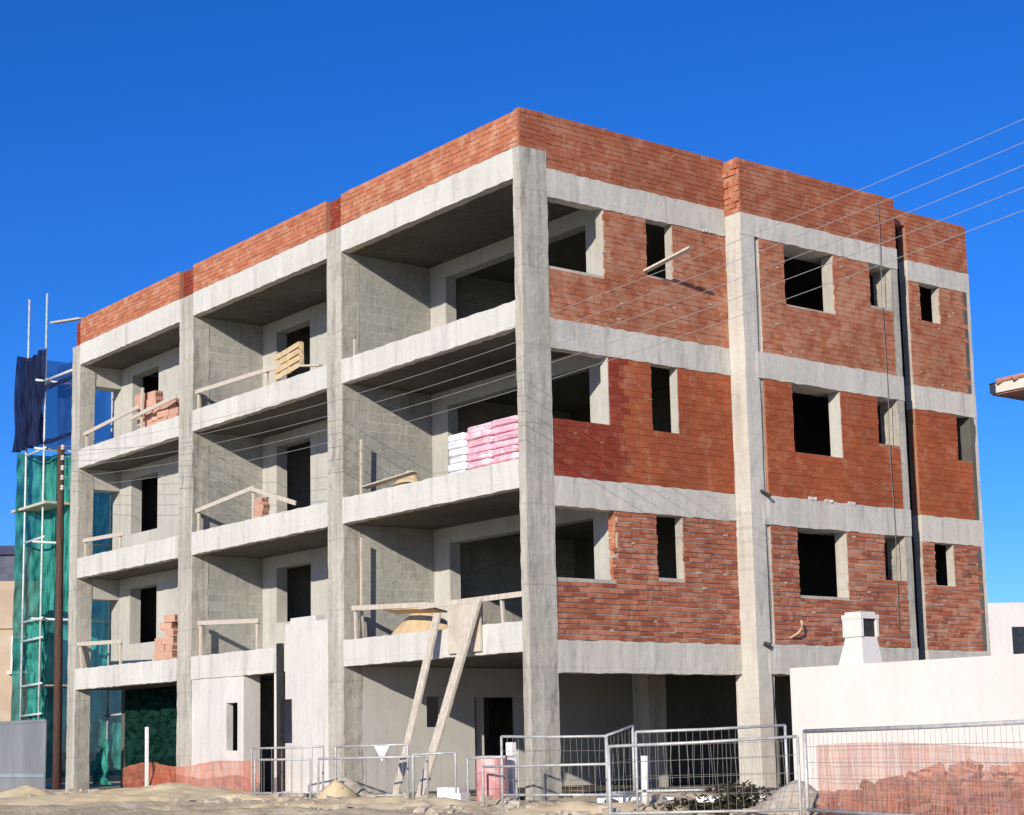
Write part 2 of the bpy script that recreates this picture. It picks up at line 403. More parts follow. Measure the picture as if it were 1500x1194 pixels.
# brick panels made of laid bricks over a mortar core
def spans(s0, s1, cuts):
    out = []; a = s0
    for c0, c1 in sorted(cuts):
        if c1 <= a or c0 >= s1: continue
        if c0 > a + .02: out.append((a, c0))
        a = max(a, c1)
    if a < s1 - .02: out.append((a, s1))
    return out
def brick_panel(name, axis_, p, s0, s1, z0, z1, bm_, mm, holes=(), th=.24, h=.095, bl=.26, joint=.013, rec=.014, jit=.006, jag=0.0, top_jag=0.0, inset=.02, lining=False, alt=None):
    m = MB(); sg = 1 if axis_ == 'x' else -1
    def put(sa, sb, za, zb, d0, d1, mi, skip=()):
        a0, a1 = sorted((p - sg * d0, p - sg * d1))
        if axis_ == 'x': m.box(a0, a1, sa, sb, za, zb, mi)
        else: m.box(sa, sb, a0, a1, za, zb, mi)
    # core: horizontal strips between hole edges
    zz = sorted({z0, z1, *[min(max(q, z0), z1) for hh in holes for q in hh[2:4]]})
    for za, zb in zip(zz, zz[1:]):
        if zb - za < .005: continue
        zm = (za + zb) / 2
        for sa, sb in spans(s0, s1, [(hh[0], hh[1]) for hh in holes if hh[2] < zm < hh[3]]):
            put(sa, sb, za, zb, inset + rec, th, 0)
    if lining:
        for q in holes:
            if q[1] < s1 - .05: put(q[1] - .016, q[1] - .001, max(z0, q[2]), min(z1, q[3]) - .004, inset + rec + .003, th - .004, 2)
    n = max(1, round((z1 - z0) / h)); hh_ = (z1 - z0) / n
    for k in range(n):
        za = z0 + k * hh_ + joint * .5; zb = z0 + (k + 1) * hh_ - joint * .5; zm = (za + zb) / 2
        cuts = []
        for q in holes:
            if q[2] - .02 < zm < q[3] + .02:
                cuts.append((q[0] + R.uniform(-.012, .015), q[1] + R.uniform(-.015, .012) - (R.choice((0, .5, 1)) * jag if len(q) > 4 else 0)))
        lim = R.choice((-.13, 0, .13))
        off = (k % 2) * bl * .5 + R.uniform(0, .03)
        for sa, sb in spans(s0, s1, cuts):
            a = sa
            nxt = s0 + off + math.ceil((sa - s0 - off) / bl + .02) * bl
            while a < sb - .02:
                e = min(sb, nxt)
                if sb - e < .05: e = sb
                if e - a > .025 and not (k == n - 1 and R.random() < top_jag):
                    j = R.uniform(-jit, jit); tz = R.uniform(-.004, .004)
                    q_ = R.random()
                    if q_ < .03: put(a - .02, min(a + R.uniform(.03, .09), sb), zb - .012, zb + joint + .006, inset - .016, inset + rec + .02, 0)
                    put(a + joint * .4, e - joint * .4, za + tz, zb + tz, inset - .006 + j - 0, inset + rec + .02, 3 if alt and (a + e) / 2 < alt[1] + lim else 1)
                a = e; nxt = e + bl * R.uniform(.94, 1.04)
    return m.build(name, [mm, bm_, M_WALL] + ([alt[0]] if alt else []), BL)

# right facade: bay A (x = 0), bay B (x = .43), bay C (x = .064)
AH = {1: [(.648, 2.20, 4.66, 6.1, 1), (3.22, 3.92, 4.76, 6.1)], 2: [(.648, 2.09, 7.63, 9.2), (3.20, 3.92, 7.64, 9.2)], 3: [(.648, 2.06, 10.58, 12.2), (3.185, 3.90, 10.78, 12.2)]}
BH = {1: [(6.73, 8.235, 4.51, 6.1), (9.43, 10.12, 4.92, 6.1)], 2: [(6.755, 8.25, 7.47, 9.2), (9.425, 10.12, 7.89, 9.2)], 3: [(6.68, 8.22, 10.59, 12.2), (9.375, 10.12, 10.95, 12.2)]}
CH = {1: [(11.67, 12.345, 4.945, 6.1)], 2: [(12.70, 13.34, 7.86, 9.2)], 3: [(11.635, 12.335, 10.975, 12.2)]}
BM = {1: (B_LOW, M_MORT), 2: (B_MID, M_MORTD), 3: (B_TOP, M_MORT)}
for lv in (1, 2, 3):
    bmt, mm = BM[lv]
    kw = (dict(joint=.020, jit=.011, h=.098, bl=.38) if lv == 1 else dict(joint=.006, jit=.0035, h=.12, rec=.006, lining=True) if lv == 2 else dict(joint=.008, jit=.008, h=.11, rec=.008))
    z0, z1 = RA[lv - 1][1], RA[lv][0]
    if lv == 2:
        brick_panel('brick_infill', 'x', 0, .648, Y1, z0, z1, bmt, mm, AH[2], alt=(B_RED, 2.42), **kw)['label'] = 'orange brick infill with a dark red patch below the open corner bay'
    else:
        brick_panel('brick_infill', 'x', 0, .648, Y1, z0, z1, bmt, mm, AH[lv], jag=.13, **kw)
    z0, z1 = RB[lv - 1][1], RB[lv][0]
    brick_panel('brick_infill', 'x', XB, 5.94, 10.12, z0, z1, bmt, mm, BH[lv], th=.35, **kw)
    brick_panel('brick_infill', 'x', XC, YS, 13.34, z0, z1, bmt, mm, CH[lv], **kw)
brick_panel('brick_jamb', 'y', 2.168, -.235, -.05, 4.665, 5.96, B_PAR, M_MORT, th=.031, h=.12, bl=.12, jit=.012, inset=.0, rec=.01)['label'] = 'ragged sunlit brick jamb of the first-floor corner opening'
# parapets
PL, PA, PB = 13.53, 13.577, 13.513
for (x0, x1) in bays:
    brick_panel('brick_parapet', 'y', 0, x0, x1 + (.20 if x1 > -1 else 0), LB[3][1], PL, B_PAR, M_MORTD, top_jag=.04, h=.10, joint=.009, rec=.007, jit=.005, inset=.0)
for (x0, x1) in ((-6.87, -6.27), (-13.78, -13.05), (XW, -19.68)):
    brick_panel('brick_pier', 'y', .10, x0, x1, 12.81, PL, B_RED, M_MORTD, h=.10, joint=.009, rec=.007, jit=.005)['label'] = 'darker recessed brick pier in the parapet'
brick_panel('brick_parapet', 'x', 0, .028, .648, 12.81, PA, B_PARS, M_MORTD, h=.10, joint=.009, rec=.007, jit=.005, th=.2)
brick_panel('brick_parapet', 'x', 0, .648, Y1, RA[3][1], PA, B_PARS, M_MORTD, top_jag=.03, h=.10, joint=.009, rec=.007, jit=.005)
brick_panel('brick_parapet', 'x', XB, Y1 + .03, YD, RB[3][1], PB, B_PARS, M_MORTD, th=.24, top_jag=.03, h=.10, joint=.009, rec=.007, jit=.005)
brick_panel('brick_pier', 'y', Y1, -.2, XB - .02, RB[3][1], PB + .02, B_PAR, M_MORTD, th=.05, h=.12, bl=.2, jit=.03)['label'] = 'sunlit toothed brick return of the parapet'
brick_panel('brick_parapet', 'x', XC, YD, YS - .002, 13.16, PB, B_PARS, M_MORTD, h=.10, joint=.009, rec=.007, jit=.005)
MB().box(-.30, -.265, YD - .2, YS + .1, .6, 13.48).build('slot_shade_sheet', M_SHADE, BL)  # added black sheet, makes the back of the slot read as shade
MB().tube([(-.12, 10.86, .6), (-.12, 10.86, 13.1)], .085, 12).build('added_dark_pipe', M_SHADE, BL, smooth=True)  # dark pipe added to deepen the darkness in the slot
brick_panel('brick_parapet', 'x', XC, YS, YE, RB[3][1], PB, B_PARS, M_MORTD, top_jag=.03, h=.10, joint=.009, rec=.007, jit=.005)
MB().box(XW, -.3, 13.1, YE - .02, 12.4, PL).build('brick_parapet', M_MORTD, BL)
MB().box(XW + .02, XW + .25, .4, 13.0, 12.4, PL - .03).build('brick_parapet', M_MORTD, BL)
# partition walls between balconies
for li in range(4):
    z0 = .6 if li == 0 else LB[li - 1][0] + .3
    z1 = LB[li][0] + .004
    if li == 0:
        for (ya, yb, za, zb) in ((.45, 2.116, z0, z1), (2.116, 2.558, z0, 2.02), (2.116, 2.558, 2.682, z1), (2.558, 3.40, z0, z1), (3.40, 4.62, 2.66, z1), (4.62, 8.38, z0, z1)):
            m = MB().box(-6.47, -6.276, ya, yb, za, zb); m.build('partition_wall', M_PLAS, BL)
        MB().box(-13.3, -13.056, .45, 6.4, z0, z1).build('partition_wall', M_PART, BL)
    else:
        MB().box(-6.5, -6.276, .45, 6.4, z0, z1).build('partition_wall', M_PART, BL)
        MB().box(-13.3, -13.056, .45, 6.4, z0, z1).build('partition_wall', M_PART, BL)
# rear walls of the balconies (upper levels)
def wall_y(name, y0, y1, x0, x1, z0, z1, holes, mat):
    m = MB(); zz = sorted({z0, z1, *[min(max(q, z0), z1) for hh in holes for q in hh[2:4]]})
    for za, zb in zip(zz, zz[1:]):
        zm = (za + zb) / 2
        for sa, sb in spans(x0, x1, [(hh[0], hh[1]) for hh in holes if hh[2] < zm < hh[3]]):
            m.box(sa, sb, y0, y1, za, zb)
    return m.build(name, mat, BL)
for li in (1, 2, 3):
    z0 = LB[li - 1][0] + .3; z1 = LB[li][0] + .004
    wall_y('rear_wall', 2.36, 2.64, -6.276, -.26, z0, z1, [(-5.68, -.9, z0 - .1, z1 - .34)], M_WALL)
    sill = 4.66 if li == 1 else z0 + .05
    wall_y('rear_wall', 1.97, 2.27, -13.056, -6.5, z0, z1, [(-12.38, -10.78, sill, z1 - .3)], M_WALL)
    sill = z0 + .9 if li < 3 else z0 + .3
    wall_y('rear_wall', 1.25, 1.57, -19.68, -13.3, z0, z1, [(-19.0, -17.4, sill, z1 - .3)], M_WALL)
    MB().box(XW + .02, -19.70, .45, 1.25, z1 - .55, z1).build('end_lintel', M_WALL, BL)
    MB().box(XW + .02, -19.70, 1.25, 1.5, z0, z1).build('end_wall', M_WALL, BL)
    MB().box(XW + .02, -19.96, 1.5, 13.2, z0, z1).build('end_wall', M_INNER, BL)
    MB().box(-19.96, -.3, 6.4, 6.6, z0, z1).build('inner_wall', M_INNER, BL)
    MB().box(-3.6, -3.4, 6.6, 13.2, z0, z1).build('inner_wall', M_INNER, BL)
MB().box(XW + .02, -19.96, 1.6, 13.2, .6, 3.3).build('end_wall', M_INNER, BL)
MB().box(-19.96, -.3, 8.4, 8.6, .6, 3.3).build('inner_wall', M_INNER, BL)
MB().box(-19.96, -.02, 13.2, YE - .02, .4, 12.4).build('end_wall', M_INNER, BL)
# ground floor walls
wall_y('ground_floor_wall', .03, .20, -13.05, -10.74, .4, 3.296, [(-11.34, -10.82, 1.60, 2.69)], M_GFW)
MB().box(-10.74, -10.54, .03, .46, .4, 3.296).build('ground_floor_wall', M_GFW, BL)
MB().box(-9.17, -8.84, .03, .36, .4, 3.296).build('ground_floor_wall', M_GFW, BL)
wall_y('ground_floor_wall', .0, .26, -8.64, -6.875, .4, 4.33, [(-8.7, -8.34, 1.74, 2.69)], M_GFW)
MB().box(-8.45, -7.4, .02, .24, 4.33, 4.45).build('ground_floor_wall', M_GFW, BL)
MB().box(-8.84, -8.64, .12, .26, .4, 1.74).build('ground_floor_wall', M_GFW, BL)
wall_y('ground_floor_wall', 3.6, 3.8, -13.056, -6.47, .6, 3.296, [(-12.6, -9.2, .6, 2.5)], M_GFW)
# conduit stubs and the curled conduit on the brickwork
MB().tube([(.41, 5.70, 6.58), (.56, 5.83, 6.46)], .035, 8).build('conduit_stub', M_DARK, BL)
MB().tube([(.41, 5.62, 3.50), (.52, 5.69, 3.46)], .05, 8).build('conduit_stub', M_DARK, BL)
MB().tube([(.38, 6.38, 3.62), (.46, 6.40, 3.66), (.54, 6.47, 3.72), (.58, 6.53, 3.80), (.58, 6.56, 3.90), (.56, 6.57, 3.98)], .024, 8).build('conduit_pipe', M_TUBE, BL)
for y, z in ((4.75, 11.95), (7.1, 6.52), (7.6, 6.5), (8.3, 6.5)):
    MB().rough(XB - .01 if y > 6 else -.02, (XB if y > 6 else 0) + .02, y, y + .22, z - .02, z + .04, .06, .012).build('mortar_lump', M_BEAM, BL)

# ------------------------------------------------------------------ things on the balconies
def slabz(li): return LB[li - 1][0] + .3
def guard(label, posts, rails, w=.07):
    b = Vector(posts[0][0])
    T = thing('timber_guard_rail', label, 'guard rail', tuple(b), 'timber guard rails nailed across the balconies')
    for p, q in posts: MB().bar(p, q, w, .05).build('post', M_TIMB, T)
    for p, q in rails: MB().bar(p, q, .03, .10).build('rail', M_TIMB, T)
Y = .10
guard('sloping timber guard rail across the top balcony at the left end beside the stacked bricks', [((-19.38, Y, 9.82), (-19.38, Y, 10.33)), ((-16.05, Y, 9.82), (-16.0, Y, 10.95))], [((-19.45, Y - .05, 10.25), (-16.1, Y - .05, 10.47)), ((-16.6, Y - .06, 10.22), (-14.0, Y - .06, 10.38))])
guard('timber guard rail on the middle top balcony, its end under the leaning pallet', [((-12.92, Y, 9.82), (-12.92, Y, 10.36)), ((-9.6, Y, 9.82), (-9.6, Y, 10.25))], [((-12.98, Y - .05, 10.31), (-8.9, Y - .05, 10.22))])
guard('low timber guard rail on the second-floor balcony at the left end', [((-19.35, Y, 6.82), (-19.35, Y, 7.36)), ((-17.2, Y, 6.82), (-17.2, Y, 7.30))], [((-19.42, Y - .05, 7.31), (-16.9, Y - .05, 7.24))])
guard('timber guard rail with a board slanting down right on the middle second-floor balcony', [((-12.88, Y, 6.82), (-12.88, Y, 7.40)), ((-10.22, Y, 6.82), (-10.22, Y, 7.60))], [((-12.95, Y - .05, 7.36), (-10.1, Y - .05, 7.58)), ((-10.25, Y - .09, 7.58), (-8.2, Y - .09, 6.98))])
guard('leaning timber guard rail on the first-floor balcony at the left end', [((-19.6, Y, 4.55), (-19.45, Y, 3.82)), ((-17.1, Y, 3.82), (-17.1, Y, 4.46))], [((-19.66, Y - .05, 4.52), (-16.95, Y - .05, 4.44))])
guard('timber guard rail on the middle first-floor balcony above the slot window', [((-12.74, Y, 3.82), (-12.74, Y, 4.68)), ((-10.03, Y, 3.82), (-10.03, Y, 4.56))], [((-12.8, Y - .05, 4.64), (-9.9, Y - .05, 4.50))], .09)
guard('long timber guard rail on the first-floor corner balcony above the two leaning planks', [((-5.92, Y, 3.7), (-5.95, Y, 4.55)), ((-.9, Y, 3.82), (-.95, Y, 4.35))], [((-6.0, Y - .05, 4.50), (-3.2, Y - .05, 4.37)), ((-3.5, Y - .09, 4.34), (-.235, Y - .05, 4.345))])
for (x, y, z0, z1, lb) in ((-6.02, .3, 3.6, 6.0, 'tall thin timber prop beside the column on the first-floor corner balcony'), (-6.0, .3, 6.6, 8.1, 'thin timber prop beside the column on the second-floor corner balcony'), (-5.95, .12, 9.63, 10.25, 'short timber post standing on the top corner balcony')):
    T = MB().bar((x, y, z0), (x + .02, y, z1), .05, .05).build('timber_prop', M_TIMB, base=(x, y, z0)); tag(T, lb, 'prop')
T = MB().box(-.34, -.26, .16, .30, 3.6, 5.35).build('brick_upright', B_PAR, base=(-.3, .2, 3.6)); tag(T, 'narrow reddish brick upright against the corner column on the first-floor balcony', 'upright')

# loose hollow brick prototype
def brick_bm():
    m = MB(); L, W, H = .25, .12, .10
    m.box(-L / 2, L / 2, -W / 2, W / 2, 0, H, 0, ())
    for sx in (-1, 1):
        for k in (-1, 0, 1):
            x = sx * (L / 2 + .001); y = k * .035; m.box(min(x, x - sx * .002), max(x, x - sx * .002), y - .013, y + .013, .025, .078, 1)
    return m
BRK = brick_bm().build('hollow_brick', [B_LOOSE, M_RUST])
BRK_used = [False]
def brick(x, y, z, rz, label, group, tilt=(0, 0), sc=1):
    o = BRK if not BRK_used[0] else BRK.copy()
    if BRK_used[0]: COL.objects.link(o)
    BRK_used[0] = True
    o.location = (x, y, z); o.rotation_euler = (tilt[0], tilt[1], rz); o.scale = (sc, sc, sc); tag(o, label, 'brick', group)
    return o
lab = 'loose red hollow brick stacked on the top balcony at the left end'
for k in range(30):
    c_, l_ = k % 5, k // 5
    if l_ > 3 and c_ > 1: continue
    brick(-16.35 + c_ * .42 + R.uniform(-.03, .03), .36 + R.uniform(-.05, .05), slabz(3) + .004 + l_ * .203, R.uniform(-.1, .1) + (0 if l_ % 2 else .1), lab, 'bricks stacked on the top left balcony', sc=2.0)
lab = 'loose red hollow brick piled on the edge of the first-floor balcony at the left end'
for k, (dx, dz, rz) in enumerate(((0, 0, .1), (.5, 0, 0), (.05, .18, .05), (.55, .18, -.1), (.02, .36, 0), (.5, .36, .1), (.55, .54, 0), (.35, .72, .2), (.55, .9, .15))):
    brick(-14.75 + dx, .10, 3.855 + dz, rz, lab, 'bricks piled on the first-floor left balcony', sc=1.8)
for k, (dx, dz) in enumerate(((0, 0), (.02, .15), (.0, .3))):
    brick(-9.85 + dx, .10, 6.855 + dz, R.uniform(-.15, .15), 'loose dark red brick in the short pile behind the slanting rail board', 'bricks behind the slanting rail board', sc=1.5)

# bags of plaster on the second-floor corner balcony
def bag(w, d, h):
    m = MB(); o_ = R.uniform(0, 50)
    def fn(u, v):
        a = 2 * math.pi * u; b = math.pi * (v - .5)
        ca, sa = math.cos(a), math.sin(a); cb, sb = math.cos(b), math.sin(b)
        sq = lambda q, e: math.copysign(abs(q) ** e, q)
        cr = .03 * (vn(u * 24 + o_, v * 7) - .5) + .02 * (vn(u * 50 + o_, v * 18) - .5)
        cb = abs(cb) + cr * (1 if abs(cb) > .1 else 0)
        return (w / 2 * sq(ca, .35) * abs(cb) ** .35, d / 2 * sq(sa, .35) * abs(cb) ** .35, h / 2 + h / 2 * sq(sb, .38) * (.95 + .05 * math.sin(5 * a)))
    return m.grid(fn, 48, 16)
def stack(mat, label, group, xs_, y, z, nl, w, d, h, name):
    first = None
    for l_ in range(nl):
        for x in xs_:
            o = bag(w * R.uniform(.94, 1.05), d, h * R.uniform(.92, 1.06)).build(name, mat, smooth=True)
            o.location = (x + R.uniform(-.04, .04), y + R.uniform(-.04, .04), z + l_ * h * .9); o.rotation_euler = (0, 0, R.uniform(-.06, .06))
            tag(o, label, 'bag', group)
stack(M_PINK, 'pink bag of building material stacked on the second-floor corner balcony', 'pink bags on the corner balcony', (-1.72, -.92), .42, 6.62, 8, .86, .5, .155, 'cement_bag')
stack(M_WBAG, 'white bag of building material beside the pink bags on the second-floor balcony', 'white bags on the corner balcony', (-2.42,), .42, 6.62, 7, .60, .5, .165, 'cement_bag')

# leaning pallet on the middle top balcony
T = thing('timber_pallet', 'timber pallet leaning tilted on the edge of the middle top balcony', 'pallet', (-8.6, .1, 9.85))
P0, PU, PV = Vector((-9.05, -.02, 9.93)), Vector((1.03, .05, .16)), Vector((-.22, .12, .52))
for k in range(4): MB().bar(P0 + PV * (k / 3), P0 + PV * (k / 3) + PU, .11, .03, up=(0, 1, .2)).build('slat', M_TIMY, T)
for k in range(3): MB().bar(P0 + PU * (.03 + k * .47) + Vector((0, .06, -.03)), P0 + PU * (.03 + k * .47) + PV + Vector((0, .06, .04)), .08, .07, up=(0, 1, 0)).build('bearer', M_TIMY, T)
T = MB().bar((-8.05, .05, 10.05), (-7.3, .12, 9.93), .12, .04).build('timber_offcut', M_TIMB, base=(-7.7, .1, 9.85)); tag(T, 'timber offcut lying beside the leaning pallet on the top balcony', 'offcut')

# planks leaning on the first-floor balcony and the loading board
def plank(name, p, q, w, h, label, mat=M_TIMB, cat='plank', up=(0, -1, .2)):
    o = MB().bar(p, q, w, h, up=up).build(name, mat, base=tuple(Vector(p))); tag(o, label, cat); return o
plank('leaning_plank', (-3.02, -.95, .60), (-2.72, -.10, 4.16), .20, .05, 'left of the two long planks leaning on the first-floor corner balcony')
plank('leaning_plank', (-2.42, -.80, .60), (-1.40, -.12, 4.34), .24, .06, 'right of the two long planks leaning on the first-floor corner balcony')
T = MB().box(-2.45, -1.42, -.065, -.02, 3.36, 4.28).build('loading_board', simple('pale_board', (.56, .50, .41), (.46, .40, .32), 3, .85), base=(-1.95, -.04, 3.36)); tag(T, 'square pale beige board hung over the balcony edge between the leaning planks', 'board')
def heap(name, cx, cy, rx, ry, z, h, mat, label, cat='heap', rot=0.0, n=26, pw=1.3, kind=None):
    m = MB(); ca, sa = math.cos(rot), math.sin(rot)
    def fn(u, v):
        a = 2 * math.pi * u; r = v
        x, y = rx * r * math.cos(a), ry * r * math.sin(a)
        X, Yy = cx + x * ca - y * sa, cy + x * sa + y * ca
        e = 1 + .25 * (vn(X * 2.1 + 9, Yy * 2.1) - .5)
        hz = h * (1 - r ** pw) * (.8 + .5 * vn(X * 1.7, Yy * 1.7 + 4)) + .12 * h * (vn(X * 7, Yy * 7) - .5) * (1 - r)
        zb = z(X, Yy) if callable(z) else z
        return (cx + (X - cx) * e, cy + (Yy - cy) * e, zb - .03 + max(0, hz))
    o = m.grid(fn, n * 2, n).build(name, mat, base=(cx, cy, z(cx, cy) if callable(z) else z), smooth=True)
    tag(o, label, cat, kind=kind); return o
heap('sand_heap', -4.3, .75, 1.5, .55, 3.6, .82, M_ORSAND, 'ochre sand heap on the first-floor corner balcony behind the rail')
heap('sand_heap', -4.8, .7, .9, .45, 6.6, .62, M_ORSAND, 'small ochre sand heap on the second-floor corner balcony')
plank('sheet_offcut', (-4.9, .25, 4.36), (-3.05, .2, 4.26), .35, .03, 'plywood sheet lying on the ochre sand behind the rail', M_TIMY, 'sheet', up=(0, .2, 1))
plank('timber_offcut', (-5.9, .3, 7.05), (-3.9, .25, 7.12), .14, .03, 'thin board lying across the second-floor sand heap', M_TIMB, 'offcut', up=(0, .2, 1))

# plank poking out of a top-floor window
plank('plank', (-.35, 2.98, 10.72), (.80, 3.60, 11.20), .16, .035, 'plank poking out of the narrow top-floor window', up=(0, 0, 1))

# ------------------------------------------------------------------ overhead line
pb = (-20.62, -.06, .5)
T = thing('utility_pole', 'dark brown wooden utility pole at the left end of the block', 'utility pole', pb, 'utility poles')
MB().tube([(-20.60, -.06, .2), (-20.66, -.06, 5), (-20.72, -.06, 10.1)], .125, 12, r2=.095).build('shaft', M_POLE, T, smooth=True)
WC = [8.82, 8.53, 8.245, 7.97, 7.69]
def wz(x, c): return .0025 * x * x - .0075 * x + c
def wy(x): return -.16 - .055 * (x + 20.75)
for c in WC:
    z = wz(-20.5, c)
    k_ = MB().lathe((-20.46, -.12, z - .08), [(.03, 0), (.06, .02), (.06, .05), (.035, .07), (.055, .09), (.055, .12), (.02, .15)], 10).build('insulator', M_PORC, T, smooth=True)
    MB().bar((-20.66, -.1, z - .03), (-20.46, -.12, z - .03), .03, .03).build('bracket', M_DARK, T)
X2 = 23.5; pb2 = (X2, wy(X2) + .15, gz(X2, wy(X2)))
T2 = thing('utility_pole', 'second wooden utility pole of the overhead line, out to the right', 'utility pole', pb2, 'utility poles')
MB().tube([(X2, wy(X2) + .15, -.3), (X2, wy(X2) + .15, 10.6)], .13, 12, r2=.1).build('shaft', M_POLE, T2, smooth=True)
for i, c in enumerate(WC):
    pts = [(-20.5 + (X2 + 20.5) * k / 70, 0, 0) for k in range(71)]
    pts = [(p[0], wy(p[0]), wz(p[0], c)) for p in pts]
    o = MB().tube(pts, .0042, 6).build('overhead_cable', M_CABLE, base=(-20.5, -.17, wz(-20.5, c)), smooth=True)
    tag(o, ['topmost', 'second highest', 'middle', 'second lowest', 'lowest'][i] + ' of the five pale overhead cables crossing in front of the block', 'cable', 'overhead cables')
# cable hanging down the right facade
o = MB().tube([(.47, 9.72 + .02 * math.sin(k), 13.4 - .53 * k) for k in range(19)], .008, 6).build('hanging_cable', M_CABLD, base=(.47, 9.7, 3.5), smooth=True)
tag(o, 'thin grey cable hanging down the brick wall left of the dark recess', 'cable')
# dark steel post in front of the ground floor wall
o = MB().bar((-8.74, -.06, .5), (-8.76, -.06, 3.92), .16, .10).build('steel_post', M_DARK, base=(-8.74, -.06, .5)); tag(o, 'dark upright steel post in front of the ground-floor wall', 'post')

# ------------------------------------------------------------------ scaffold and nets
S = thing('scaffold', 'tube scaffold tower at the left end of the block', 'scaffold', (-23.1, 1.5, .6))
for (x, y, zt) in ((-23.8, .2, 15.0), (-22.5, .2, 14.9), (-23.8, 2.9, 15.2), (-22.5, 2.9, 15.1), (-22.5, 3.5, 15.2), (-23.8, 5.6, 13.5), (-22.5, 5.6, 13.5)):
    MB().tube([(x - .05, y, .4), (x, y, zt)], .034, 8).build('standard', M_SCAF, S, smooth=True)
for z in (2.7, 3.55, 4.85, 5.4, 7.72, 10.3, 12.3):
    for y in (.2, 2.9):
        MB().tube([(-23.95, y, z - .02), (-22.35, y, z + .03)], .035, 8).build('ledger', M_SCAF, S, smooth=True)
for z in (5.4, 7.6, 10.3, 12.3):
    MB().tube([(-22.5, -.1, z), (-22.5, 6, z)], .035, 8).build('ledger', M_SCAF, S, smooth=True)
MB().tube([(-22.4, .15, 12.28), (-20.25, .15, 12.25)], .045, 8).build('ledger', M_SCAF, S, smooth=True)
MB().bar((-22.3, .3, 14.0), (-20.3, .3, 13.72), .16, .05).build('plank', M_TIMB, S)
MB().box(-24.5, -22.0, .05, .9, 8.66, 8.73).build('deck', M_TIMB, S)
MB().box(-23.8, -22.4, .3, 5.6, 3.50, 3.54).build('deck', M_TIMB, S)
def net(name, fn, nu, nv, mat, label, uvs=None, base=None):
    o = MB().grid(fn, nu, nv, uvs=uvs).build(name, mat, base=base, smooth=True); return tag(o, label, 'netting')
def folds(a, b, am):
    return am * (math.sin(a * 7 + 2.2 * b + 2 * math.sin(b * 1.7)) * .5 + math.sin(a * 13.3 - 3.1 * b) * .3 + (vn(a * 3, b * 1.2) - .5) * 1.4)
net('debris_net', lambda u, v: (-23.90 + folds(u * 9 * .8 - v * 4.5, v * 7, .07), -.05 + 9 * u, .75 + 9.6 * v), 90, 80, M_GNET, 'dark green debris netting hung along the outside of the scaffold', base=(-23.9, 4, .75))
net('debris_net', lambda u, v: (-23.75 + 1.2 * u, .34 + folds(u * 3 - v * 5, v * 6, .08), .9 + 4.7 * v - .25 * math.sin(3 * u)), 40, 60, M_GNET, 'crumpled lower green netting tied across the front of the scaffold', base=(-23.2, .1, .9))
net('debris_net', lambda u, v: (-23.9 + 3.5 * u, .75 + folds(u * 3, v * 3, .05), 5.6 + 4.55 * v + .1 * math.sin(6 * u)), 40, 40, M_GNET, 'stretched upper green netting between the scaffold and the end column', base=(-22, .7, 5.6))
net('debris_net', lambda u, v: (-23.9 + .25 * math.sin(9 * v) * .1, 0 + 6 * u + folds(u, v, .05), 10.55 + 2.7 * v), 40, 20, M_BNET, 'thin blue netting on the top lift of the scaffold', base=(-23.9, 3, 10.5))
net('debris_net', lambda u, v: (-22.45 + 1.9 * u, .6 + folds(u * 2, v * 2, .06), 10.45 + 2.3 * v), 20, 20, M_BNET, 'thin blue netting between the scaffold and the end column on the top lift', base=(-21.5, .6, 10.5))
net('debris_net', lambda u, v: (-24.0 + 1.55 * u - .35 * (1 - v) * (1 - u), .08 + folds(u * 4, v * 1.5, .16), 10.45 + 2.85 * v - .18 * math.sin(3 * u) * v), 40, 30, M_NNET, 'dark navy sheet of netting bunched on the top front of the scaffold', base=(-23.2, .1, 10.5))
for (x0, x1, z, dz) in ((-22.45, -20.3, 12.02, .2),):
    net('debris_net', lambda u, v: (x0 + (x1 - x0) * u, .1 + .12 * v + .04 * math.sin(9 * u), z - .08 * math.sin(3.1 * u) + dz * v), 20, 4, M_NNET, 'dark rolled strip of netting under the upper scaffold tube', base=(-21.3, .1, 12))
net('debris_net', lambda u, v: (-22.45 + 2.1 * u, .1 + .12 * v + .04 * math.sin(9 * u), 10.42 - .08 * math.sin(3.1 * u) + .18 * v), 20, 4, M_NNET, 'dark rolled strip of netting at the foot of the blue netting', base=(-21.3, .1, 10.4))
# nets and tarp inside the ground-floor bay
net('debris_net', lambda u, v: (-20.6 + 1.0 * u, .95 + folds(u * 2 + v * 1.2, v * 2, .10), .75 + 1.25 * v * (.5 + .5 * u)), 40, 40, M_GNET, 'crumpled green netting low in the opening behind the end column', base=(-20, 1, .75))
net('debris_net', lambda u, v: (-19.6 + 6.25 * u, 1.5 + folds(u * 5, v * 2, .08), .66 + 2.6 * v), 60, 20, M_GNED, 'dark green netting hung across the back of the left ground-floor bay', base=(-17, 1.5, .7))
net('tarp', lambda u, v: (-14.9 + 1.25 * u, .9 + folds(u * 3 + v, v * 2, .18), 1.25 + .6 * v), 24, 16, M_TARP, 'pale green tarp bundled inside the left ground-floor bay', base=(-14.5, .9, 1.2))['category'] = 'tarp'
o = MB().bar((-13.8, -.75, .5), (-13.83, -.75, 2.2), .065, .065).build('timber_stake', M_WPL, base=(-13.8, -.75, .5)); tag(o, 'thin white stake standing before the left ground-floor bay', 'stake')

